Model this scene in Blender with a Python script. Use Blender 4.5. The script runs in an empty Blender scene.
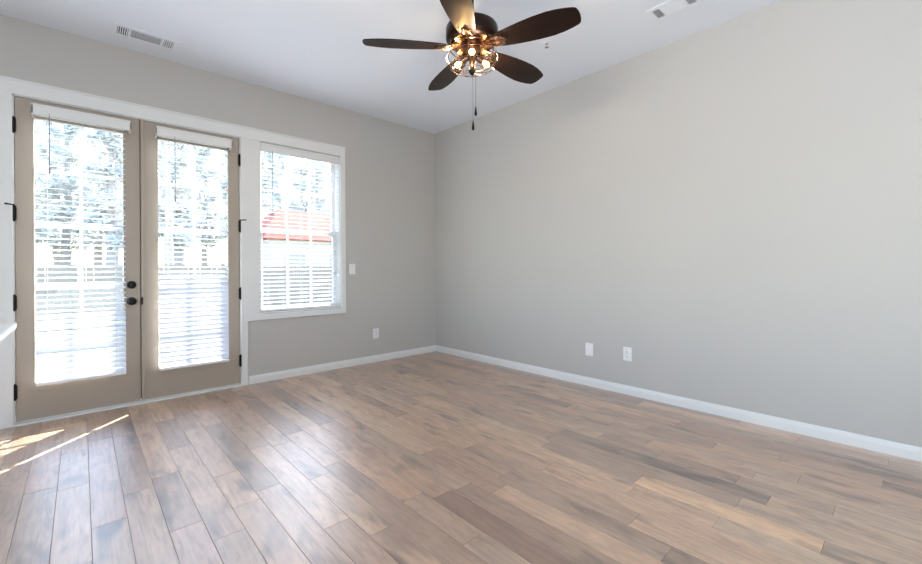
import bpy, math, random
from mathutils import Vector, Matrix
PI = math.pi
SC = bpy.context.scene
COL = SC.collection
H = 3.05                                   # ceiling height

# ------------------------------------------------------------------ camera
CAM = Vector((-3.6719, -4.5306, 1.1607))
YAW, ROLL = 0.74281, -0.0055
cam_data = bpy.data.cameras.new('camera')
cam_data.sensor_width = 36.0
cam_data.lens = 413.8 * 36.0 / 922.0
cam_data.shift_y = -13.86 / 922.0
cam_data.clip_start = 0.05
cam_data.clip_end = 400
cam = bpy.data.objects.new('camera', cam_data)
COL.objects.link(cam)
_f = Vector((math.sin(YAW), math.cos(YAW), 0)); _r = Vector((math.cos(YAW), -math.sin(YAW), 0)); _u = Vector((0, 0, 1))
_c, _s = math.cos(ROLL), math.sin(ROLL)
_R = _c * _r + _s * _u; _U = -_s * _r + _c * _u
cam.matrix_world = Matrix(((_R.x, _U.x, -_f.x, CAM.x), (_R.y, _U.y, -_f.y, CAM.y), (_R.z, _U.z, -_f.z, CAM.z), (0, 0, 0, 1)))
SC.camera = cam

# ------------------------------------------------------------------ world, sun, fill lights, exposure
SUN_EL, SUN_DIR = math.radians(39.0), Vector((0.66, 0.75, 0)).normalized()   # towards the sun
world = bpy.data.worlds.new('sky'); SC.world = world
world.use_nodes = True
wn = world.node_tree.nodes; wl = world.node_tree.links
sky = wn.new('ShaderNodeTexSky'); sky.sky_type = 'NISHITA'; sky.sun_disc = False
sky.sun_elevation = SUN_EL; sky.sun_rotation = math.atan2(SUN_DIR.x, SUN_DIR.y)
sky.air_density = 1.0; sky.dust_density = 0.9; sky.ozone_density = 1.5
wl.new(sky.outputs[0], wn['Background'].inputs[0])
wn['Background'].inputs[1].default_value = 0.98

def light(name, kind, energy, color, loc, direction=None, **kw):
    d = bpy.data.lights.new(name, kind); d.energy = energy; d.color = color
    for k, v in kw.items(): setattr(d, k, v)
    o = bpy.data.objects.new(name, d); COL.objects.link(o); o.location = loc
    if direction is not None: o.rotation_euler = Vector(direction).to_track_quat('-Z', 'Y').to_euler()
    return o
sun_dir = -(SUN_DIR * math.cos(SUN_EL) + Vector((0, 0, math.sin(SUN_EL))))
light('sun', 'SUN', 34.0, (1.0, 0.93, 0.84), (12, 14, 14), sun_dir, angle=math.radians(0.35))
# unseen area lights added to brighten the room, behind and beside the camera
light('side_fill', 'AREA', 92, (0.91, 0.96, 1.0), (-7.45, -5.2, 1.55), (1, -0.15, 0.6), shape='RECTANGLE', size=4.2, size_y=1.5, spread=math.radians(105))  # added fill in the unseen side opening, tilted up to lift the ceiling
light('ceiling_fill', 'AREA', 105, (0.87, 0.94, 1.0), (-4.2, -6.0, 0.5), (0.0, 0.35, 1), shape='RECTANGLE', size=4.0, size_y=2.0)  # added fill low behind the camera, aimed at the ceiling; no window there
SC.view_settings.view_transform = 'Standard'
SC.view_settings.look = 'None'
SC.view_settings.gamma = 1.0
SC.view_settings.use_curve_mapping = False
SC.view_settings.exposure = 0.1

# ------------------------------------------------------------------ materials
def lin(c):
    return tuple(((v / 255) / 12.92 if v / 255 <= 0.04045 else ((v / 255 + 0.055) / 1.055) ** 2.4) for v in c) + (1.0,)
def mat(name, rgb, rough=0.5, metal=0.0, spec=0.5, noise=0.0, nscale=20.0, bump=0.0, bscale=200.0, coat=0.0):
    m = bpy.data.materials.new(name); m.use_nodes = True
    nt = m.node_tree; b = nt.nodes['Principled BSDF']
    col = lin(rgb)
    b.inputs['Base Color'].default_value = col
    b.inputs['Roughness'].default_value = rough; b.inputs['Metallic'].default_value = metal
    b.inputs['Specular IOR Level'].default_value = spec; b.inputs['Coat Weight'].default_value = coat
    tc = nt.nodes.new('ShaderNodeTexCoord')
    n = nt.nodes.new('ShaderNodeTexNoise'); n.inputs['Scale'].default_value = nscale; n.inputs['Detail'].default_value = 4
    nt.links.new(tc.outputs['Object'], n.inputs['Vector'])
    mx = nt.nodes.new('ShaderNodeMix'); mx.data_type = 'RGBA'
    k = max(noise, 0.01)
    mx.inputs[6].default_value = tuple(c * (1 - k) for c in col[:3]) + (1,)
    mx.inputs[7].default_value = tuple(min(1, c * (1 + k)) for c in col[:3]) + (1,)
    nt.links.new(n.outputs['Fac'], mx.inputs[0]); nt.links.new(mx.outputs[2], b.inputs['Base Color'])
    if bump:
        n2 = nt.nodes.new('ShaderNodeTexNoise'); n2.inputs['Scale'].default_value = bscale
        nt.links.new(tc.outputs['Object'], n2.inputs['Vector'])
        bp = nt.nodes.new('ShaderNodeBump'); bp.inputs['Strength'].default_value = bump; bp.inputs['Distance'].default_value = 0.002
        nt.links.new(n2.outputs['Fac'], bp.inputs['Height']); nt.links.new(bp.outputs[0], b.inputs['Normal'])
    return m
M = {}
M['wall'] = mat('greige_wall_paint', (194, 192, 188), 0.62, noise=0.012, nscale=1.5, bump=0.08)
M['ceiling'] = mat('white_ceiling_paint', (235, 241, 250), 0.8, noise=0.01, nscale=2, bump=0.1)
M['trim'] = mat('white_trim_paint', (232, 233, 232), 0.35, noise=0.01)
M['door'] = mat('taupe_door_paint', (172, 160, 146), 0.42, noise=0.015, nscale=4)
M['counter'] = mat('white_counter_stone', (240, 240, 240), 0.2, noise=0.03, nscale=9)
M['plastic'] = mat('white_plastic', (238, 238, 238), 0.35)
M['black'] = mat('black_metal', (22, 19, 18), 0.35, metal=0.6)
M['bronze'] = mat('dark_bronze', (46, 33, 27), 0.32, metal=0.85, noise=0.1)
M['copper'] = mat('aged_copper', (140, 112, 92), 0.24, metal=1.0, noise=0.12)
M['blade'] = mat('dark_walnut_blade', (30, 16, 11), 0.38, noise=0.25, nscale=14, spec=0.22)
M['dark'] = mat('dark_duct', (40, 40, 42), 0.8)
M['slot'] = mat('outlet_slot', (120, 120, 124), 0.6)
M['vent'] = mat('white_vent_metal', (236, 241, 248), 0.45)
M['cord'] = mat('white_cord', (215, 216, 218), 0.7)
M['wand'] = mat('grey_clear_wand', (150, 153, 158), 0.3)
M['concrete'] = mat('porch_concrete', (150, 147, 142), 0.9, noise=0.1, nscale=6)
M['siding'] = mat('pale_siding', (214, 214, 210), 0.8, noise=0.03, spec=0.05)
M['roof_red'] = mat('red_roof_tiles', (140, 68, 58), 0.85, noise=0.2, nscale=5, spec=0.05)
M['grass'] = mat('dry_lawn', (98, 100, 74), 0.95, noise=0.25, nscale=1.2, spec=0.05)
M['bark'] = mat('grey_bark', (184, 178, 176), 0.95, noise=0.25, nscale=6, spec=0.05)
M['needles'] = mat('pale_needles', (214, 217, 214), 0.9, noise=0.3, nscale=2, spec=0.05)
M['pane_far'] = mat('far_window_pane', (168, 174, 182), 0.3)
M['fence'] = mat('weathered_fence_wood', (168, 158, 148), 0.9, noise=0.15, nscale=5, spec=0.05)
M['steel'] = mat('brushed_steel', (190, 190, 190), 0.25, metal=1.0)

def translucent(name, rgb, k):
    m = bpy.data.materials.new(name); m.use_nodes = True
    nt = m.node_tree; b = nt.nodes['Principled BSDF']; out = nt.nodes['Material Output']
    b.inputs['Base Color'].default_value = lin(rgb); b.inputs['Roughness'].default_value = 0.45
    t = nt.nodes.new('ShaderNodeBsdfTranslucent'); t.inputs[0].default_value = lin(rgb)
    mx = nt.nodes.new('ShaderNodeMixShader'); mx.inputs[0].default_value = k
    nt.links.new(b.outputs[0], mx.inputs[1]); nt.links.new(t.outputs[0], mx.inputs[2]); nt.links.new(mx.outputs[0], out.inputs[0])
    return m
M['slat'] = translucent('white_blind_slat', (238, 242, 249), 0.36)

def pane_mat(name, tint, ior=1.45):
    m = bpy.data.materials.new(name); m.use_nodes = True
    nt = m.node_tree; nt.nodes.remove(nt.nodes['Principled BSDF']); out = nt.nodes['Material Output']
    tr = nt.nodes.new('ShaderNodeBsdfTransparent'); tr.inputs[0].default_value = tint
    gl = nt.nodes.new('ShaderNodeBsdfGlossy'); gl.inputs['Roughness'].default_value = 0.0
    lw = nt.nodes.new('ShaderNodeLayerWeight'); lw.inputs[0].default_value = 0.5
    pw = nt.nodes.new('ShaderNodeMath'); pw.operation = 'POWER'; pw.inputs[1].default_value = 5.0
    fr = nt.nodes.new('ShaderNodeMath'); fr.operation = 'MULTIPLY_ADD'; fr.inputs[1].default_value = 0.9; fr.inputs[2].default_value = ((ior - 1) / (ior + 1)) ** 2
    nt.links.new(lw.outputs['Facing'], pw.inputs[0]); nt.links.new(pw.outputs[0], fr.inputs[0])
    mx = nt.nodes.new('ShaderNodeMixShader')
    nt.links.new(fr.outputs[0], mx.inputs[0]); nt.links.new(tr.outputs[0], mx.inputs[1]); nt.links.new(gl.outputs[0], mx.inputs[2])
    nt.links.new(mx.outputs[0], out.inputs[0])
    return m
M['glass'] = pane_mat('window_glass', (0.96, 0.98, 0.98, 1))
M['bulb'] = pane_mat('amber_bulb_glass', (1.0, 0.86, 0.62, 1), 1.3)
def emit(name, rgb, s):
    m = bpy.data.materials.new(name); m.use_nodes = True
    b = m.node_tree.nodes['Principled BSDF']
    b.inputs['Base Color'].default_value = (0, 0, 0, 1)
    b.inputs['Emission Color'].default_value = rgb; b.inputs['Emission Strength'].default_value = s
    return m
M['filament'] = emit('glowing_filament', (1.0, 0.74, 0.46, 1), 9.0)

def floor_mat():
    m = bpy.data.materials.new('hand_scraped_hardwood'); m.use_nodes = True
    nt = m.node_tree; N = nt.nodes.new; L = nt.links.new
    b = nt.nodes['Principled BSDF']
    at = N('ShaderNodeAttribute'); at.attribute_name = 'tone'
    at2 = N('ShaderNodeAttribute'); at2.attribute_name = 'shift'
    tc = N('ShaderNodeTexCoord')
    comb = N('ShaderNodeCombineXYZ'); mul = N('ShaderNodeMath'); mul.operation = 'MULTIPLY'; mul.inputs[1].default_value = 37.0
    L(at2.outputs['Fac'], mul.inputs[0]); L(mul.outputs[0], comb.inputs[0]); L(mul.outputs[0], comb.inputs[1]); L(mul.outputs[0], comb.inputs[2])
    add = N('ShaderNodeVectorMath'); add.operation = 'ADD'; L(tc.outputs['Object'], add.inputs[0]); L(comb.outputs[0], add.inputs[1])
    def noise(sx, sy, scale, detail=5, dist=0.0):
        mp = N('ShaderNodeMapping'); mp.inputs['Scale'].default_value = (sx, sy, 1); L(add.outputs[0], mp.inputs[0])
        n = N('ShaderNodeTexNoise'); n.inputs['Scale'].default_value = scale; n.inputs['Detail'].default_value = detail
        n.inputs['Distortion'].default_value = dist; n.inputs['Roughness'].default_value = 0.6
        L(mp.outputs[0], n.inputs[0]); return n
    ramp = N('ShaderNodeValToRGB'); L(at.outputs['Fac'], ramp.inputs[0])
    cr = ramp.color_ramp; cols = [(0.0, (160, 130, 110)), (0.3, (196, 164, 140)), (0.6, (217, 184, 156)), (0.85, (230, 197, 166)), (1.0, (250, 212, 172))]
    while len(cr.elements) < len(cols): cr.elements.new(0.5)
    for e, (p, c) in zip(cr.elements, cols): e.position = p; e.color = lin(c)
    def mixc(fac, a, bb, blend='MULTIPLY'):
        x = N('ShaderNodeMix'); x.data_type = 'RGBA'; x.blend_type = blend
        if isinstance(fac, float): x.inputs[0].default_value = fac
        else: L(fac, x.inputs[0])
        L(a, x.inputs[6])
        if isinstance(bb, tuple): x.inputs[7].default_value = bb
        else: L(bb, x.inputs[7])
        return x.outputs[2]
    def rng(out, a, b_, lo, hi):
        r = N('ShaderNodeMapRange'); r.inputs[1].default_value = a; r.inputs[2].default_value = b_; r.inputs[3].default_value = lo; r.inputs[4].default_value = hi
        L(out, r.inputs[0]); return r.outputs[0]
    cloud = noise(1, 0.40, 13.0, 4, 0.8)
    grain = noise(1, 0.05, 60.0, 4, 0.3)
    grain2 = noise(1, 0.16, 22.0, 6, 1.4)
    knots = noise(1, 0.30, 6.5, 2, 0.4)
    c = mixc(rng(cloud.outputs['Fac'], 0.35, 0.7, 0.0, 0.45), ramp.outputs[0], lin((172, 160, 154)))
    c = mixc(rng(grain.outputs['Fac'], 0.45, 0.7, 0.0, 0.5), c, lin((176, 158, 146)))
    c = mixc(rng(grain2.outputs['Fac'], 0.5, 0.72, 0.0, 0.48), c, lin((150, 128, 114)))
    c = mixc(rng(knots.outputs['Fac'], 0.57, 0.72, 0.0, 0.8), c, lin((92, 70, 58)))
    hue = N('ShaderNodeValToRGB'); L(at2.outputs['Fac'], hue.inputs[0])
    hue.color_ramp.elements[0].color = (1.0, 0.90, 0.82, 1); hue.color_ramp.elements[1].color = (0.93, 0.95, 0.93, 1)
    c = mixc(1.0, c, hue.outputs[0])
    L(c, b.inputs['Base Color'])
    L(rng(grain2.outputs['Fac'], 0.3, 0.7, 0.36, 0.46), b.inputs['Roughness'])
    b.inputs['Specular IOR Level'].default_value = 1.0
    b.inputs['Coat Weight'].default_value = 1.0; b.inputs['Coat IOR'].default_value = 2.2; b.inputs['Coat Roughness'].default_value = 0.34
    scr = noise(1, 0.35, 14.0, 2)
    s = N('ShaderNodeMath'); s.operation = 'MULTIPLY_ADD'; s.inputs[1].default_value = 0.25; L(grain.outputs['Fac'], s.inputs[0]); L(scr.outputs['Fac'], s.inputs[2])
    bp = N('ShaderNodeBump'); bp.inputs['Strength'].default_value = 0.35; bp.inputs['Distance'].default_value = 0.004
    L(s.outputs[0], bp.inputs['Height']); L(bp.outputs[0], b.inputs['Normal'])
    return m
M['floor'] = floor_mat()
M['gap'] = mat('dark_plank_gap', (104, 84, 72), 0.7)

# ------------------------------------------------------------------ mesh helpers
class MB:
    def __init__(self): self.v = []; self.f = []
    def add(self, vs, fs):
        o = len(self.v); self.v += [tuple(p) for p in vs]; self.f += [tuple(i + o for i in f) for f in fs]; return self
    def box(self, x0, y0, z0, x1, y1, z1, mtx=None):
        x0, x1 = min(x0, x1), max(x0, x1); y0, y1 = min(y0, y1), max(y0, y1); z0, z1 = min(z0, z1), max(z0, z1)
        vs = [Vector(p) for p in ((x0, y0, z0), (x1, y0, z0), (x1, y1, z0), (x0, y1, z0), (x0, y0, z1), (x1, y0, z1), (x1, y1, z1), (x0, y1, z1))]
        if mtx: vs = [mtx @ p for p in vs]
        return self.add(vs, [(0, 3, 2, 1), (4, 5, 6, 7), (0, 1, 5, 4), (1, 2, 6, 5), (2, 3, 7, 6), (3, 0, 4, 7)])
    def tube(self, pts, rads, n=8, closed=False, cap=True):
        pts = [Vector(p) for p in pts]
        if not hasattr(rads, '__len__'): rads = [rads] * len(pts)
        vs = []; prev = None
        for i, p in enumerate(pts):
            if closed: t = pts[(i + 1) % len(pts)] - pts[i - 1]
            else: t = pts[min(i + 1, len(pts) - 1)] - pts[max(i - 1, 0)]
            t.normalize()
            if prev is None:
                a = Vector((0, 0, 1)) if abs(t.z) < 0.9 else Vector((1, 0, 0))
                nrm = (a - t * a.dot(t)).normalized()
            else:
                nrm = prev - t * prev.dot(t)
                nrm = nrm.normalized() if nrm.length > 1e-6 else prev
            prev = nrm; bi = t.cross(nrm)
            for k in range(n):
                an = 2 * PI * k / n
                vs.append(p + (nrm * math.cos(an) + bi * math.sin(an)) * rads[i])
        m = len(pts); fs = []
        for i in range(m if closed else m - 1):
            for k in range(n):
                a = i * n + k; b = i * n + (k + 1) % n; c = ((i + 1) % m) * n + (k + 1) % n; d = ((i + 1) % m) * n + k
                fs.append((a, b, c, d))
        if cap and not closed:
            fs.append(tuple(range(n - 1, -1, -1))); fs.append(tuple((m - 1) * n + k for k in range(n)))
        return self.add(vs, fs)
    def lathe(self, prof, n=32, mtx=None, cap=True):
        vs = []
        for r, z in prof:
            for k in range(n):
                p = Vector((r * math.cos(2 * PI * k / n), r * math.sin(2 * PI * k / n), z))
                vs.append(mtx @ p if mtx else p)
        m = len(prof); fs = []
        for i in range(m - 1):
            for k in range(n):
                fs.append((i * n + k, i * n + (k + 1) % n, (i + 1) * n + (k + 1) % n, (i + 1) * n + k))
        if cap:
            fs.append(tuple(range(n - 1, -1, -1))); fs.append(tuple((m - 1) * n + k for k in range(n)))
        return self.add(vs, fs)
    def build(self, name, m, parent=None, smooth=False, bevel=0.0, loc=None, seg=2):
        me = bpy.data.meshes.new(name); me.from_pydata(self.v, [], self.f); me.validate(); me.update()
        import bmesh
        bm = bmesh.new(); bm.from_mesh(me); bmesh.ops.recalc_face_normals(bm, faces=bm.faces); bm.to_mesh(me); bm.free()
        me.materials.append(m)
        if smooth:
            for p in me.polygons: p.use_smooth = True
            try: me.set_sharp_from_angle(angle=math.radians(40))
            except Exception: pass
        o = bpy.data.objects.new(name, me); COL.objects.link(o)
        if parent: o.parent = parent
        if loc: o.location = loc
        if bevel:
            bv = o.modifiers.new('bevel', 'BEVEL'); bv.width = bevel; bv.segments = seg; bv.limit_method = 'ANGLE'; bv.angle_limit = math.radians(40)
        return o
def structure(o, label=None, cat=None):
    o['kind'] = 'structure'
    if label: o['label'] = label
    if cat: o['category'] = cat
    return o
def tag(o, label, cat, group=None, kind=None):
    o['label'] = label; o['category'] = cat
    if group: o['group'] = group
    if kind: o['kind'] = kind
    return o
def empty(name, loc=(0, 0, 0), rz=0.0):
    o = bpy.data.objects.new(name, None); COL.objects.link(o); o.location = loc; o.rotation_euler = (0, 0, rz); o.empty_display_size = 0.1
    return o
def grid_wall(mb, xs, zs, holes, y0, y1, swap=False):
    """A wall slab in the x-z plane between y0 and y1 with rectangular holes (x0,z0,x1,z1); swap=True runs it along y."""
    X = sorted(set(xs) | {h[0] for h in holes} | {h[2] for h in holes}); Z = sorted(set(zs) | {h[1] for h in holes} | {h[3] for h in holes})
    def solid(i, j):
        if not (0 <= i < len(X) - 1 and 0 <= j < len(Z) - 1): return False
        cx = (X[i] + X[i + 1]) / 2; cz = (Z[j] + Z[j + 1]) / 2
        return not any(h[0] < cx < h[2] and h[1] < cz < h[3] for h in holes)
    P = (lambda a, b, c: (b, a, c)) if swap else (lambda a, b, c: (a, b, c))
    idx = {}
    def vid(a, b, c):
        k = (round(a, 5), round(b, 5), round(c, 5))
        if k not in idx: idx[k] = len(mb.v); mb.v.append(P(a, b, c))
        return idx[k]
    for i in range(len(X) - 1):
        for j in range(len(Z) - 1):
            if not solid(i, j): continue
            x0, x1, z0, z1 = X[i], X[i + 1], Z[j], Z[j + 1]
            for y in (y0, y1): mb.f.append((vid(x0, y, z0), vid(x1, y, z0), vid(x1, y, z1), vid(x0, y, z1)))
            if not solid(i - 1, j): mb.f.append((vid(x0, y0, z0), vid(x0, y1, z0), vid(x0, y1, z1), vid(x0, y0, z1)))
            if not solid(i + 1, j): mb.f.append((vid(x1, y0, z0), vid(x1, y1, z0), vid(x1, y1, z1), vid(x1, y0, z1)))
            if not solid(i, j - 1): mb.f.append((vid(x0, y0, z0), vid(x1, y0, z0), vid(x1, y1, z0), vid(x0, y1, z0)))
            if not solid(i, j + 1): mb.f.append((vid(x0, y0, z1), vid(x1, y0, z1), vid(x1, y1, z1), vid(x0, y1, z1)))
    return mb
XL, YB = -7.5, -8.0        # far ends of the room, behind and beside the camera
WT = 0.15                  # wall thickness

# ------------------------------------------------------------------ room shell
def build_floor():
    rnd = random.Random(11)
    me_v, me_f, tone, shift = [], [], [], []
    w = 0.127; x = -1.357 + w * 11; k = 0
    g, ch, dz = 0.0005, 0.0013, 0.0010
    while x > XL:
        x0, x1 = x - w, x; x -= w
        if x0 > 0: continue
        xa, xb = max(x0, XL), min(x1, 0.0)
        cuts = [0.0]; y = -rnd.uniform(0.15, 1.0)
        special = abs(x1 + 1.357) < 0.01
        if special:
            cuts = [0.0, -0.7, -1.5, -1.95, -2.9, -3.514, -4.278]; y = -4.278 - 0.8
        while y > YB:
            cuts.append(y); y -= rnd.choice((0.42, 0.6, 0.76, 0.92, 1.1, 1.3)) * rnd.uniform(0.9, 1.1)
        cuts.append(YB)
        for ya, yb in zip(cuts[1:], cuts[:-1]):
            t = min(0.82, max(0, rnd.gauss(0.47, 0.24))); sh = rnd.random()
            if special and abs(ya + 4.278) < 0.01: t = 1.0
            o = len(me_v)
            a, b_, c, d = xa + g, xb - g, ya + g, yb - g
            me_v += [(a, c, -dz), (b_, c, -dz), (b_, d, -dz), (a, d, -dz), (a + ch, c + ch, 0), (b_ - ch, c + ch, 0), (b_ - ch, d - ch, 0), (a + ch, d - ch, 0)]
            fs = [(4, 5, 6, 7), (0, 1, 5, 4), (1, 2, 6, 5), (2, 3, 7, 6), (3, 0, 4, 7)]
            for f in fs: me_f.append(tuple(i + o for i in f)); tone.append(t); shift.append(sh)
    n0 = len(me_f); o = len(me_v)
    me_v += [(XL, YB, -0.004), (0, YB, -0.004), (0, 0.12, -0.004), (XL, 0.12, -0.004), (XL, YB, -0.15), (0, YB, -0.15), (0, 0.12, -0.15), (XL, 0.12, -0.15)]
    for f in ((0, 1, 2, 3), (7, 6, 5, 4), (0, 4, 5, 1), (1, 5, 6, 2), (2, 6, 7, 3), (3, 7, 4, 0)): me_f.append(tuple(i + o for i in f)); tone.append(0); shift.append(0)
    me = bpy.data.meshes.new('floor'); me.from_pydata(me_v, [], me_f); me.update()
    me.materials.append(M['floor']); me.materials.append(M['gap'])
    for p in me.polygons:
        if p.index >= n0: p.material_index = 1
    for nm, vals in (('tone', tone), ('shift', shift)):
        a = me.attributes.new(nm, 'FLOAT', 'FACE'); a.data.foreach_set('value', vals)
    ob = bpy.data.objects.new('floor', me); COL.objects.link(ob); return ob
structure(build_floor())
structure(MB().box(XL - WT, YB - WT, H, WT, WT, H + 0.12).build('ceiling', M['ceiling']))
DX0, DX1, DZ = -4.045, -2.495, 2.478            # double door opening
WX0, WX1, WZ0, WZ1 = -2.316, -1.432, 0.705, 2.468   # window opening
structure(grid_wall(MB(), (XL, 0), (-0.15, H), [(DX0, 0.0, DX1, DZ), (WX0, WZ0, WX1, WZ1)], 0.0, WT).build('wall_left', M['wall']))
structure(MB().box(0, YB, -0.15, WT, WT, H).build('wall_right', M['wall']))
structure(grid_wall(MB(), (YB, 0), (-0.15, H), [(-7.3, 0.8, -3.1, 2.3)], XL - WT, XL, swap=True).build('wall_side', M['wall']))
structure(grid_wall(MB(), (XL - WT, WT), (-0.15, H), [], YB - WT, YB).build('wall_back', M['wall']))

def base_profile(mb, p0, p1, nrm):
    """Baseboard with a stepped, rounded top run from p0 to p1; nrm points into the room."""
    prof = [(0, 0), (0.015, 0), (0.015, 0.052), (0.0125, 0.058), (0.0125, 0.063), (0.009, 0.071), (0.006, 0.079), (0, 0.081)]
    n = len(prof); p0, p1, nrm = Vector(p0), Vector(p1), Vector(nrm)
    vs = [p + nrm * d + Vector((0, 0, z)) for p in (p0, p1) for d, z in prof]
    fs = [(i, (i + 1) % n, n + (i + 1) % n, n + i) for i in range(n)] + [tuple(range(n)), tuple(range(2 * n - 1, n - 1, -1))]
    mb.add(vs, fs); return mb
structure(base_profile(MB(), (-2.432, 0, 0), (0, 0, 0), (0, -1, 0)).build('baseboard_left', M['trim']))
structure(base_profile(MB(), (0, -0.0002, 0), (0, YB, 0), (-1, 0, 0)).build('baseboard_right', M['trim']))

# white casing round doors and window: one continuous surround
t = MB()
CT = 0.018
def slab(x0, z0, x1, z1, d=CT): t.box(x0, -d, z0, x1, 0.0, z1)
slab(-4.34, 2.478, -1.372, 2.578)                 # head casing over everything
slab(-4.34, 0.0, -4.045, 2.478)                   # left side
slab(-2.495, 0.695, -2.316, 2.478, 0.014)         # flat panel between door and window
slab(-2.495, 0.0, -2.438, 0.64)                   # narrow casing beside the door
slab(-1.432, 0.695, -1.370, 2.478)                # right of window
structure(t.build('trim_1', M['trim'], bevel=0.002))
t = MB(); t.box(-2.495, -0.02, 0.64, -1.368, 0.0, 0.698)
t.box(-4.34, -0.024, 2.578, -1.366, 0.0, 2.592)
structure(t.build('trim_2', M['trim'], bevel=0.003))
# door frame lining and window lining
t = MB()
t.box(DX0, 0.0, 0.0, DX0 + 0.008, WT, DZ); t.box(DX1 - 0.008, 0.0, 0.0, DX1, WT, DZ); t.box(DX0, 0.0, DZ - 0.008, DX1, WT, DZ)
t.box(DX0, 0.058, 0.03, DX0 + 0.03, 0.08, DZ); t.box(DX1 - 0.03, 0.058, 0.03, DX1, 0.08, DZ); t.box(DX0, 0.058, DZ - 0.03, DX1, 0.08, DZ)
structure(t.build('trim_3', M['trim']))
t = MB(); t.box(DX0, -0.028, 0.0, DX1, WT, 0.015); t.box(DX0, 0.012, 0.015, DX1, 0.045, 0.0275)
structure(t.build('trim_4', M['trim'], bevel=0.004))

# ------------------------------------------------------------------ double glazed doors
def pl(x, z, y):
    """Points measured on the door-wall plane, carried to the parallel plane y."""
    s = (y - CAM.y) / (0 - CAM.y)
    return CAM.x + (x - CAM.x) * s, CAM.z + (z - CAM.z) * s
def build_door(name, x0, x1, gx0, gx1, label, knob):
    z0, z1 = 0.026, 2.466
    gz0, gz1 = 0.30, 2.33
    d = grid_wall(MB(), (x0, x1), (z0, z1), [(gx0, gz0, gx1, gz1)], 0.006, 0.05).build(name, M['door'], bevel=0.002)
    structure(d, label, 'door')
    f = MB()
    grid_wall(f, (gx0 - 0.007, gx1 + 0.007), (gz0 - 0.007, gz1 + 0.007), [(gx0 + 0.003, gz0 + 0.003, gx1 - 0.003, gz1 - 0.003)], 0.003, 0.053)
    f.build('glazing_frame', M['door'], d, bevel=0.0015)
    g = MB(); mx = (gx0 + gx1) / 2
    g.box(mx - 0.011, 0.018, gz0, mx + 0.011, 0.042, gz1)
    for z in (1.935, 1.515, 1.04, 0.61): g.box(gx0, 0.0195, z - 0.011, gx1, 0.0405, z + 0.011)
    o = g.build('muntin', M['trim'], d); o['label'] = 'white glazing bars'
    MB().box(gx0, 0.028, gz0, gx1, 0.032, gz1).build('pane', M['glass'], d)
    hx = x0 - 0.004 if knob else x1 + 0.004
    for i, z in enumerate((2.25, 1.59, 0.92, 0.252)):
        h = MB(); h.tube([(hx, -0.006, z - 0.055), (hx, -0.006, z + 0.055)], 0.0085, 12)
        h.box(hx - 0.012, -0.006, z - 0.05, hx + 0.012, 0.006, z + 0.05)
        for e in (-0.058, 0.058): h.lathe([(0.002, -0.005), (0.006, -0.003), (0.006, 0.003), (0.002, 0.005)], 10, Matrix.Translation((hx, -0.006, z + e)))
        if i == 1:
            s = -1 if knob else 1
            h.tube([(hx, -0.006, z + 0.062), (hx + s * 0.02, -0.03, z + 0.062), (hx + s * 0.034, -0.05, z + 0.062)], 0.005, 8)
            h.lathe([(0.003, -0.006), (0.01, -0.004), (0.01, 0.004), (0.003, 0.006)], 12, Matrix.Translation((hx + s * 0.036, -0.052, z + 0.062)))
        o = h.build('hinge', M['black'], d, smooth=True); o['label'] = 'black hinge'
    if knob:
        kx = -3.352
        rot = Matrix.Rotation(PI / 2, 4, 'X')     # lathe axis +z -> -y (into the room)
        k = MB().lathe([(0.034, 0.0), (0.034, 0.004), (0.030, 0.008), (0.013, 0.010), (0.011, 0.030), (0.018, 0.036), (0.027, 0.043), (0.030, 0.052), (0.027, 0.061), (0.017, 0.066), (0.004, 0.067)], 28, Matrix.Translation((kx, 0.006, 0.892)) @ rot)
        o = k.build('door_knob', M['black'], d, smooth=True); o['label'] = 'round black door knob'
        k = MB().lathe([(0.033, 0.0), (0.033, 0.006), (0.029, 0.014), (0.024, 0.016), (0.004, 0.016)], 28, Matrix.Translation((kx, 0.006, 1.033)) @ rot)
        k.box(kx - 0.006, -0.030, 1.013, kx + 0.006, -0.008, 1.053)
        o = k.build('deadbolt', M['black'], d, smooth=True); o['label'] = 'black thumb-turn deadbolt'
    else:
        a = MB(); a.box(x0 - 0.001, -0.010, z0, x0 + 0.022, 0.006, z1); a.box(x0 - 0.03, 0.051, z0, x0 + 0.02, 0.062, z1)
        a.build('astragal', M['door'], d, bevel=0.003)
        a = MB(); a.box(x0 + 0.0, -0.014, 0.86, x0 + 0.012, -0.010, 0.925)
        a.lathe([(0.004, -0.022), (0.008, -0.012), (0.008, 0.012), (0.004, 0.022)], 12, Matrix.Translation((x0 + 0.004, -0.014, 0.892)))
        o = a.build('strike_plate', M['black'], d); o['label'] = 'small black strike plate'
    return d
build_door('door_1', -4.034, -3.293, -3.936, -3.402, 'taupe glazed door leaf with black knob and deadbolt', True)
build_door('door_2', -3.287, -2.508, -3.166, -2.604, 'taupe glazed door leaf without a knob, beside the window', False)

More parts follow.
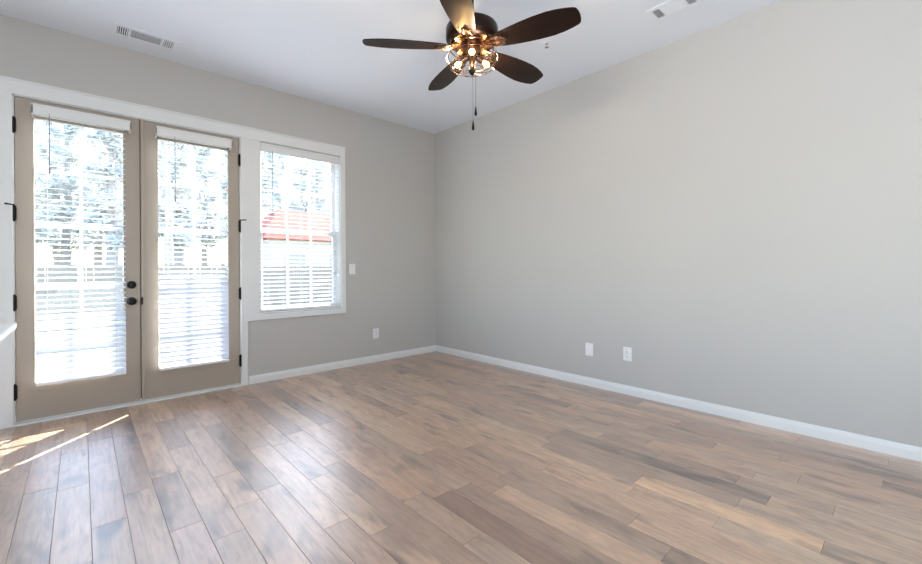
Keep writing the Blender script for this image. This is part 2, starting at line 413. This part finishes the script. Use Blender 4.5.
# ------------------------------------------------------------------ blinds
def build_blind(label, x0, x1, ztop, zbot, yc, vx0, vx1, vz0, vz1, tilt, wand, cords, bracket=True, pitch=0.0432):
    root = empty('window_blind', ((x0 + x1) / 2, yc, zbot))
    tag(root, label, 'blind', 'white slatted blinds')
    inv = Matrix.Translation(-root.location)
    def bd(mb, name, m, **k):
        mb.v = [tuple(inv @ Vector(p)) for p in mb.v]; return mb.build(name, m, root, **k)
    v = MB()
    v.box(vx0, yc - 0.046, vz0, vx1, yc - 0.034, vz1)
    v.box(vx0, yc - 0.050, vz1 - 0.014, vx1, yc - 0.034, vz1); v.box(vx0, yc - 0.050, vz0, vx1, yc - 0.034, vz0 + 0.012)
    if bracket:
        v.box(vx0, yc - 0.046, vz0, vx0 + 0.012, yc + 0.040, vz1); v.box(vx1 - 0.012, yc - 0.046, vz0, vx1, yc + 0.040, vz1)
    bd(v, 'valance', M['trim'], bevel=0.003)
    h = MB(); h.box(x0, yc - 0.028, vz0 + 0.01, x1, yc + 0.028, vz1 - 0.012); bd(h, 'head_rail', M['plastic'])
    s = MB(); z = vz0 + 0.005 - pitch * 0.6; rnd = random.Random(int(x0 * 1000))
    tops = []
    while z > zbot + 0.035:
        fr = (z - zbot) / (ztop - zbot)
        th = tilt(fr) + math.radians(rnd.uniform(-1.5, 1.5))
        n = 4; up = []; lo = []
        for i in range(n + 1):
            a = (i / n - 0.5) * 0.050; crown = 0.0016 * (1 - (2 * i / n - 1) ** 2)
            dy = a * math.cos(th); dzz = a * math.sin(th)
            up.append((yc + dy, z + dzz + crown + 0.0018)); lo.append((yc + dy, z + dzz + crown - 0.0018))
        ring = up + lo[::-1]; m = len(ring)
        vs = [(x, y, zz) for x in (x0, x1) for y, zz in ring]
        s.add(vs, [(i, (i + 1) % m, m + (i + 1) % m, m + i) for i in range(m)] + [tuple(range(m - 1, -1, -1)), tuple(range(m, 2 * m))])
        tops.append(z); z -= pitch
    bd(s, 'slats', M['slat'])
    b = MB(); b.box(x0, yc - 0.026, zbot, x1, yc + 0.026, zbot + 0.020); bd(b, 'bottom_rail', M['plastic'], bevel=0.003)
    for fx in cords:
        c = MB(); xx = x0 + (x1 - x0) * fx
        for yy in (yc - 0.027, yc + 0.027): c.tube([(xx, yy, zbot + 0.015), (xx, yy, vz0 + 0.02)], 0.0011, 5)
        bd(c, 'ladder_cord', M['cord'])
    wx, wz = wand
    w = MB(); w.tube([(wx, yc - 0.040, vz0 + 0.03), (wx, yc - 0.052, vz0 - 0.01), (wx, yc - 0.053, wz)], 0.0035, 8)
    w.lathe([(0.003, 0.02), (0.006, 0.0), (0.006, -0.03), (0.003, -0.036)], 8, Matrix.Translation((wx, yc - 0.053, wz)))
    o = bd(w, 'tilt_wand', M['wand'], smooth=True); o['label'] = 'thin grey tilt wand'
    w = MB(); lx = x1 - (wx - x0) - 0.06
    for q in (0, 0.008): w.tube([(lx + q, yc - 0.040, vz0 + 0.03), (lx + q, yc - 0.045, vz0 - 0.02), (lx + q, yc - 0.046, vz0 - 0.12 - q * 3)], 0.0011, 5)
    bd(w, 'lift_cord', M['cord'])
    return root
R = math.radians
YD = -0.040
def P2(x, z): return pl(x, z, YD)
x0, z0 = P2(-3.928, 0.278); x1, z1 = P2(-3.392, 2.33); v0, vz0 = P2(-3.945, 2.342); v1, vz1 = P2(-3.352, 2.428)
build_blind('white slatted blind on the door with the black knob', x0, x1, vz0, z0, YD, v0, v1, vz0, vz1,
            lambda f: R(37) if f < 0.26 else R(10), (-3.845, 1.93), (0.12, 0.5, 0.88))
x0, z0 = P2(-3.158, 0.264); x1, z1 = P2(-2.608, 2.33); v0, vz0 = P2(-3.183, 2.342); v1, vz1 = P2(-2.575, 2.428)
build_blind('white slatted blind on the door leaf without a knob', x0, x1, vz0, z0, YD, v0, v1, vz0, vz1,
            lambda f: R(10 - 78 * min(1, max(0, (0.47 - f) / 0.11))), (-3.05, 1.80), (0.12, 0.5, 0.88))

# ------------------------------------------------------------------ window
wroot = empty('window_1', ((WX0 + WX1) / 2, 0.1, WZ0)); structure(wroot, 'white double-hung window right of the doors', 'window')
winv = Matrix.Translation(-wroot.location)
def wb(mb, name, m, parent=wroot, **k):
    mb.v = [tuple(winv @ Vector(p)) for p in mb.v]; return mb.build(name, m, wroot, **k)
f = MB()
f.box(WX0, 0.0, WZ0, WX0 + 0.008, WT, WZ1); f.box(WX1 - 0.008, 0.0, WZ0, WX1, WT, WZ1); f.box(WX0, 0.0, WZ1 - 0.008, WX1, WT, WZ1); f.box(WX0, -0.004, WZ0 - 0.002, WX1, WT, WZ0 + 0.012)
wb(f, 'window_frame', M['trim'])
midz = 1.575
def sash(name, z0, z1, y0, y1):
    s = MB(); a, b = WX0 + 0.008, WX1 - 0.008
    grid_wall(s, (a, b), (z0, z1), [(a + 0.045, z0 + 0.045, b - 0.045, z1 - 0.045)], y0, y1)
    wb(s, name, M['trim'], bevel=0.002)
    g = MB(); ym = (y0 + y1) / 2
    for k in (1, 2):
        xx = a + 0.045 + (b - a - 0.09) * k / 3; g.box(xx - 0.009, ym - 0.012, z0 + 0.03, xx + 0.009, ym + 0.012, z1 - 0.03)
    zz = (z0 + z1) / 2; g.box(a + 0.03, ym - 0.0105, zz - 0.009, b - 0.03, ym + 0.0105, zz + 0.009)
    wb(g, 'muntin', M['trim'])
    p = MB(); p.box(a + 0.04, ym - 0.002, z0 + 0.04, b - 0.04, ym + 0.002, z1 - 0.04); wb(p, 'pane', M['glass'])
sash('upper_sash', midz - 0.022, WZ1 - 0.008, 0.112, 0.142)
sash('lower_sash', WZ0 + 0.012, midz + 0.022, 0.080, 0.110)
YW = 0.042
build_blind('white slatted blind hanging open inside the window frame', WX0 + 0.014, WX1 - 0.014, 2.40, WZ0 + 0.016, YW, WX0 + 0.009, WX1 - 0.009, 2.385, 2.459,
            lambda f: R(10), (-2.19, 1.75), (0.1, 0.5, 0.9), bracket=False)

# ------------------------------------------------------------------ kitchen island at the left edge
cab = MB(); cab.box(-5.3, -3.55, 0.10, -4.25, -1.75, 0.884); cab.box(-5.24, -3.5, 0.0, -4.31, -1.80, 0.10)
cab = cab.build('kitchen_island', M['trim'], bevel=0.002)
tag(cab, 'white kitchen island base under the white countertop at the left edge', 'kitchen island')
for k in range(3):
    d = MB(); ya = -3.53 + k * 0.595; d.box(-4.25, ya, 0.115, -4.232, ya + 0.585, 0.87)
    d.build('side_panel', M['trim'], cab, bevel=0.003)
ct = MB(); ct.box(-5.32, -3.6, 0.885, -3.90, -1.62, 0.912)
tag(ct.build('countertop', M['counter'], bevel=0.004), 'white countertop corner at the left edge in front of the door casing', 'countertop')

# ------------------------------------------------------------------ wall plates
def plate(name, loc, rz, label, cat, kind, group=None):
    """Built facing -y with the wall at y = 0, then turned by rz."""
    r = empty(name, loc, rz); tag(r, label, cat, group)
    p = MB(); p.box(-0.040, -0.006, -0.062, 0.040, 0.0, 0.062); p.build('cover_plate', M['plastic'], r, bevel=0.003)
    if kind == 'outlet':
        for dz in (0.021, -0.021):
            q = MB(); q.lathe([(0.0165, 0.0), (0.0165, 0.003), (0.015, 0.004)], 20, Matrix.Translation((0, -0.005, dz)) @ Matrix.Rotation(PI / 2, 4, 'X'))
            rc = q.build('receptacle', M['plastic'], r, smooth=True)
            s = MB()
            for dx in (-0.0065, 0.0065): s.box(dx - 0.0014, -0.0098, dz - 0.002, dx + 0.0014, -0.0085, dz + 0.008)
            s.lathe([(0.0028, 0), (0.0028, 0.0012)], 10, Matrix.Translation((0, -0.0086, dz - 0.008)) @ Matrix.Rotation(PI / 2, 4, 'X'))
            s.build('slots', M['slot'], rc)
    else:
        q = MB(); q.box(-0.0175, -0.009, -0.034, 0.0175, -0.004, 0.034)
        q.build('rocker' if kind == 'switch' else 'insert', M['plastic'], r, bevel=0.002)
    for dz in ((0.048, -0.048) if kind != 'outlet' else (0.0,)):
        s = MB(); s.lathe([(0.003, 0), (0.003, 0.0012)], 10, Matrix.Translation((0, -0.006, dz)) @ Matrix.Rotation(PI / 2, 4, 'X'))
        s.build('screw', M['slot'], r)
    return r
plate('light_switch', (-1.281, 0, 1.157), 0, 'white light switch on the grey wall right of the window', 'switch', 'switch')
plate('wall_outlet', (-0.963, 0, 0.352), 0, 'white outlet low on the grey wall between window and corner', 'outlet', 'outlet')
RW = -PI / 2
plate('wall_plate', (0, -2.389, 0.356), RW, 'white plate with plain insert low on the pale wall, nearer the corner', 'wall plate', 'insert')
plate('wall_outlet', (0, -2.774, 0.369), RW, 'white outlet low on the pale wall, beside the plain plate', 'outlet', 'outlet')

# ------------------------------------------------------------------ ceiling registers and sprinkler
def vent(cx, cy, rz, Lx, Ly, label, sg2=1):
    r = empty('ceiling_vent', (cx, cy, H), rz); tag(r, label, 'vent', 'ceiling vents')
    s0 = Lx * 0.16; g = 0.018
    secs = [(-Lx / 2 + 0.028, -Lx / 2 + 0.028 + s0), (-Lx / 2 + 0.028 + s0 + g, Lx / 2 - 0.028 - s0 - g), (Lx / 2 - 0.028 - s0, Lx / 2 - 0.028)]
    hy = Ly / 2 - 0.034
    fr = MB(); holes = [(a, -hy, b, hy) for a, b in secs]
    grid_wall(fr, (-Lx / 2, Lx / 2), (-Ly / 2, Ly / 2), holes, 0.0, -0.007)
    fr.v = [(x, z, y) for x, y, z in fr.v]
    fr.build('frame', M['vent'], r, bevel=0.002)
    bk = MB(); bk.box(-Lx / 2 + 0.02, -hy - 0.005, -0.0012, Lx / 2 - 0.02, hy + 0.005, -0.0002)
    o = bk.build('duct_opening', M['dark'], r); o['label'] = 'dark duct opening behind the louvers'
    for k, (a, b) in enumerate(secs):
        lv = MB(); n = 5 if k != 1 else 7
        if k != 1:
            sg = -1 if k == 0 else sg2
            for i in range(n):
                xx = a + (b - a) * (i + 0.5) / n
                lv.box(-0.005, -hy, -0.0006, 0.005, hy, 0.0006, Matrix.Translation((xx, 0, -0.0052)) @ Matrix.Rotation(sg * R(38), 4, 'Y'))
        else:
            for i in range(n):
                yy = -hy + 2 * hy * (i + 0.5) / n
                lv.box(a, -0.0112, -0.0006, b, 0.0112, 0.0006, Matrix.Translation((0, yy, -0.0055)) @ Matrix.Rotation(R(14), 4, 'X'))
        lv.build('louvers', M['vent'], r)
    return r
vent(-3.275, -0.328, 0, 0.42, 0.205, 'white ceiling vent close to the wall above the double doors')
vent(-0.500, -3.372, PI / 2, 0.325, 0.19, 'white ceiling vent close to the pale right wall', -1)
sp = empty('fire_sprinkler', (-0.79, -2.47, H)); tag(sp, 'small fire sprinkler head on the ceiling behind the fan blade tip', 'sprinkler')
MB().lathe([(0.036, 0), (0.034, -0.005), (0.022, -0.010), (0.016, -0.011)], 24).build('escutcheon', M['plastic'], sp, smooth=True)
q = MB(); q.lathe([(0.010, -0.008), (0.010, -0.018), (0.007, -0.02)], 16)
for s in (-1, 1): q.tube([(s * 0.008, 0, -0.018), (s * 0.012, 0, -0.03), (s * 0.004, 0, -0.042)], 0.0025, 6)
q.lathe([(0.004, -0.040), (0.017, -0.043), (0.017, -0.045), (0.004, -0.046)], 20)
q.build('nozzle', M['steel'], sp, smooth=True)

# ------------------------------------------------------------------ ceiling fan
FX, FY = -1.869, -2.680
fan = empty('ceiling_fan', (FX, FY, H)); tag(fan, 'dark bronze five-blade ceiling fan with caged bulb light and two pull chains', 'ceiling fan')
def fz(z): return z - H
MB().lathe([(0.012, fz(2.97)), (0.045, fz(2.975)), (0.068, fz(3.01)), (0.072, 0.0)], 32).build('canopy', M['bronze'], fan, smooth=True)
MB().lathe([(0.013, fz(2.98)), (0.013, fz(2.64))], 16).build('downrod', M['bronze'], fan, smooth=True)
MB().lathe([(0.02, fz(2.692)), (0.032, fz(2.688)), (0.036, fz(2.672)), (0.135, fz(2.668)), (0.156, fz(2.661)), (0.163, fz(2.648)), (0.163, fz(2.586)), (0.156, fz(2.574)), (0.140, fz(2.568)), (0.120, fz(2.564)), (0.02, fz(2.564))], 48).build('motor_housing', M['bronze'], fan, smooth=True)
MB().lathe([(0.140, fz(2.567)), (0.132, fz(2.554)), (0.095, fz(2.546)), (0.06, fz(2.545)), (0.02, fz(2.545))], 48).build('flywheel', M['copper'], fan, smooth=True)
ZB = fz(2.535)
def blade_mesh():
    mb = MB()
    prof = [(0.165, 0.048), (0.20, 0.058), (0.26, 0.069), (0.34, 0.080), (0.42, 0.0875), (0.50, 0.090), (0.56, 0.084), (0.61, 0.073), (0.645, 0.062), (0.656, 0.056), (0.662, 0.047), (0.668, 0.025), (0.670, 0.0)]
    n = len(prof); vs = []
    for zz in (-0.003, 0.003):
        vs += [(r, w, zz) for r, w in prof] + [(r, -w, zz) for r, w in prof[-2::-1]]
    m = 2 * n - 1
    fs = [tuple(range(m - 1, -1, -1)), tuple(range(m, 2 * m))] + [(i, (i + 1) % m, m + (i + 1) % m, m + i) for i in range(m)]
    mb.add(vs, fs); return mb
def iron_mesh():
    mb = MB()
    for s in (-1, 1):
        pts = [(0.085, s * 0.012, 0.012), (0.12, s * 0.020, 0.006), (0.150, s * 0.034, -0.004), (0.185, s * 0.030, -0.007), (0.215, s * 0.012, -0.007), (0.228, 0, -0.007)]
        mb.tube(pts, [0.008, 0.008, 0.008, 0.0075, 0.007, 0.007], 8)
    mb.tube([(0.085, 0, 0.012), (0.15, 0, -0.003), (0.225, 0, -0.007)], [0.012, 0.008, 0.009], 8)
    for x, y in ((0.19, 0.026), (0.19, -0.026), (0.226, 0)): mb.lathe([(0.009, -0.012), (0.009, -0.003)], 12, Matrix.Translation((x, y, 0)))
    mb.box(0.165, -0.036, -0.0065, 0.215, 0.036, -0.003)
    return mb
PITCH = R(-13); PH = R(143.5)
bme = ime = None
for k in range(5):
    rot = (-0.0, 0, PH - k * 2 * PI / 5)
    if bme is None:
        b = blade_mesh().build('blade', M['blade'], fan, bevel=0.0015); i_ = iron_mesh().build('blade_bracket', M['copper'], b, smooth=True)
        bme, ime = b, i_
    else:
        b = bme.copy(); COL.objects.link(b); b.parent = fan
        i_ = ime.copy(); COL.objects.link(i_); i_.parent = b
    b.rotation_euler = (PITCH, 0, rot[2]); b.location = (0, 0, ZB)
    i_['label'] = 'copper blade bracket'
# light kit
MB().lathe([(0.060, fz(2.545)), (0.060, fz(2.52)), (0.085, fz(2.512)), (0.090, fz(2.500)), (0.060, fz(2.493)), (0.025, fz(2.485)), (0.020, fz(2.45)), (0.016, fz(2.41))], 32).build('light_fitter', M['copper'], fan, smooth=True)
CR = 0.152
def cr(z):   # cage radius at height z
    return {0: 0.148}.get(z, 0)
prof = [(0.135, 2.525), (0.155, 2.500), (0.160, 2.470), (0.153, 2.440), (0.134, 2.416), (0.100, 2.398), (0.058, 2.389), (0.018, 2.386)]
cage = MB()
for k in range(12):
    a = 2 * PI * k / 12 + 0.13
    cage.tube([(r * math.cos(a), r * math.sin(a), fz(z)) for r, z in prof], 0.0016, 6)
for r, z, th in ((0.135, 2.525, 0.0028), (0.160, 2.470, 0.002), (0.137, 2.418, 0.0018), (0.078, 2.392, 0.0016)):
    cage.tube([(r * math.cos(2 * PI * k / 48), r * math.sin(2 * PI * k / 48), fz(z)) for k in range(48)], th, 6, closed=True)
for k in range(3):
    a = 2 * PI * k / 3 + 0.6
    cage.tube([(0.085 * math.cos(a), 0.085 * math.sin(a), fz(2.506)), (0.135 * math.cos(a), 0.135 * math.sin(a), fz(2.525))], 0.003, 6)
o = cage.build('cage', M['copper'], fan, smooth=True); o['label'] = 'round wire cage around the bulbs'
MB().lathe([(0.004, fz(2.362)), (0.011, fz(2.368)), (0.018, fz(2.378)), (0.022, fz(2.388)), (0.015, fz(2.398)), (0.018, fz(2.412)), (0.010, fz(2.42))], 20).build('finial', M['black'], fan, smooth=True)
tocam = math.atan2(CAM.y - FY, CAM.x - FX)
for k in range(3):
    a = tocam + k * 2 * PI / 3
    d = Vector((math.cos(a) * 0.95, math.sin(a) * 0.95, -0.36)).normalized()
    base = Vector((math.cos(a) * 0.042, math.sin(a) * 0.042, fz(2.480)))
    mt = Matrix.Translation(base) @ d.to_track_quat('Z', 'Y').to_matrix().to_4x4()
    s = MB().lathe([(0.014, -0.015), (0.019, -0.005), (0.019, 0.030), (0.015, 0.032)], 20, mt).build('bulb_socket', M['copper'], fan, smooth=True)
    g = MB().lathe([(0.012, 0.028), (0.014, 0.034), (0.026, 0.046), (0.034, 0.062), (0.034, 0.078), (0.024, 0.094), (0.006, 0.101)], 24, mt).build('bulb', M['bulb'], s, smooth=True)
    g['label'] = 'glowing amber bulb'
    fl = MB(); fl.lathe([(0.004, 0.038), (0.014, 0.050), (0.019, 0.064), (0.016, 0.080), (0.004, 0.088)], 12, mt)
    fl.build('filament', M['filament'], s, smooth=True)
    lp = mt @ Vector((0, 0, 0.109))
    light('bulb_light', 'POINT', 6.0, (1.0, 0.78, 0.55), (FX + lp.x, FY + lp.y, H + lp.z), shadow_soft_size=0.006)
_r2 = Vector((_r.x, _r.y, 0))
for off, zend in ((0.004, 2.045), (0.021, 2.135)):
    p = _r2 * off
    c = MB(); c.tube([(p.x * 0.6, p.y * 0.6, fz(2.49)), (p.x, p.y, fz(2.42)), (p.x, p.y, fz(zend + 0.025))], 0.0010, 6)
    c = c.build('pull_chain', M['bronze'], fan)
    k = MB().lathe([(0.002, 0.034), (0.004, 0.026), (0.006, 0.012), (0.0085, -0.008), (0.0085, -0.018), (0.004, -0.024)], 14, Matrix.Translation((p.x, p.y, fz(zend))))
    o = k.build('pull_knob', M['black'], c, smooth=True); o['label'] = 'small black drop knob'

# ------------------------------------------------------------------ outside
structure(MB().box(-30, WT, -0.35, 30, 60, -0.20).build('ground', M['grass']))
structure(MB().box(-7.5, WT, -0.20, 2.0, 2.3, -0.03).build('porch_deck', M['concrete']))
# neighbouring house with a red roof
hs = empty('neighbour_house', (7.3, 17.5, -0.2)); tag(hs, 'pale house with a red roof seen through the window blind', 'house')
MB().box(-4.6, -2, 0, 4.6, 4, 2.85).build('wall', M['siding'], hs)
rf = MB(); rf.add([(-5.0, -2.5, 2.75), (5.0, -2.5, 2.75), (3.2, 1.0, 4.55), (-3.2, 1.0, 4.55), (5.0, 4.5, 2.75), (-5.0, 4.5, 2.75)], [(0, 1, 2, 3), (1, 4, 2), (4, 5, 3, 2), (5, 0, 3), (0, 5, 4, 1)])
rf.build('roof', M['roof_red'], hs)
for xx in (-3.4, -1.2, 1.0, 3.0):
    w = MB(); w.box(xx - 0.55, -2.06, 0.9, xx + 0.55, -1.99, 2.2); w = w.build('window', M['trim'], hs)
    MB().box(xx - 0.48, -2.075, 0.97, xx + 0.48, -2.055, 2.13).build('pane', M['pane_far'], w)
# fence
fe = empty('garden_fence', (-2.0, 9.5, -0.2)); tag(fe, 'weathered board fence across the yard beyond the doors', 'fence')
pn = MB(); x = -11.0
while x < 9.0: pn.box(x, -0.012, 0.08, x + 0.135, 0.012, 1.5); x += 0.145
pn.box(-11, 0.012, 0.35, 9, 0.05, 0.44); pn.box(-11, 0.012, 1.15, 9, 0.05, 1.24)
pn.build('boards', M['fence'], fe)
for k in range(9): MB().box(-11 + k * 2.5 - 0.05, 0.05, 0, -11 + k * 2.5 + 0.05, 0.15, 1.55).build('post', M['fence'], fe)
# bare tall trees
def tree(x, y, h, r, label, seed, green):
    rnd = random.Random(seed)
    root = empty('tall_tree', (x, y, -0.22)); tag(root, label, 'tree', 'tall trees beyond the yard')
    tr = MB(); pts = []; px = py = 0.0
    for i in range(9):
        t_ = i / 8; pts.append((px, py, h * t_)); px += rnd.uniform(-0.12, 0.12); py += rnd.uniform(-0.12, 0.12)
    tr.tube(pts, [r * (1.0 - 0.75 * i / 8) for i in range(9)], 10); br = tr; fo = MB()
    for i in range(26 if not green else 40):
        t_ = rnd.uniform(0.22, 0.97); j = min(7, int(t_ * 8)); u = t_ * 8 - j
        p = Vector(pts[j]).lerp(Vector(pts[j + 1]), u); a = rnd.uniform(0, 2 * PI); ln = (1.1 - t_) * rnd.uniform(0.8, 1.5) + 0.4
        d = Vector((math.cos(a), math.sin(a), rnd.uniform(0.15, 0.8)))
        q = [p, p + d * ln * 0.5, p + d * ln + Vector((0, 0, ln * 0.15))]
        br.tube(q, [r * 0.22 * (1.1 - t_) + 0.018, 0.02, 0.006], 5)
        for s in range(3):
            st = q[1].lerp(q[2], rnd.uniform(0.0, 0.85)); dd = Vector((rnd.uniform(-1, 1), rnd.uniform(-1, 1), rnd.uniform(0, 1))) * ln * 0.35
            br.tube([st, st + dd], [0.016, 0.004], 4)
            for c in range(green):
                cc = st + dd * rnd.uniform(0.3, 1.2) + Vector((rnd.gauss(0, 0.22), rnd.gauss(0, 0.22), rnd.gauss(0, 0.16)))
                e1 = Vector((rnd.gauss(0, 1), rnd.gauss(0, 1), rnd.gauss(0, 0.6))).normalized() * rnd.uniform(0.14, 0.30); e2 = e1.orthogonal().normalized() * rnd.uniform(0.08, 0.15)
                fo.add([cc - e1, cc + e2, cc + e1, cc - e2], [(0, 1, 2, 3)])
    br.build('trunk', M['bark'], root, smooth=True)
    if green: fo.build('foliage', M['needles'], root)
    return root
tree(-5.4, 15.5, 10, 0.17, 'bare grey tree behind the fence, outermost beyond the knob-side door', 1, 0)
tree(-1.2, 14.0, 10, 0.17, 'bare grey tree behind the fence, beyond the door without a knob', 3, 0)
rw = random.Random(77)
spots = []
for row, (yy, step, hh) in enumerate(((29.0, 3.7, 10.5), (34.0, 3.9, 12.5), (39.5, 4.1, 14.5), (45.5, 4.1, 16.5))):
    xx = -15.0 + row * 1.7
    while xx < 29.0:
        spots.append((xx + rw.uniform(-0.5, 0.5), yy + rw.uniform(-0.8, 0.8), hh * rw.uniform(0.9, 1.1))); xx += step + 0.45
for i, (xx, yy, hh) in enumerate(spots):
    tree(xx, yy, hh, rw.uniform(0.24, 0.36), 'pale grey tree in the woods beyond the yard', 100 + i, 20)
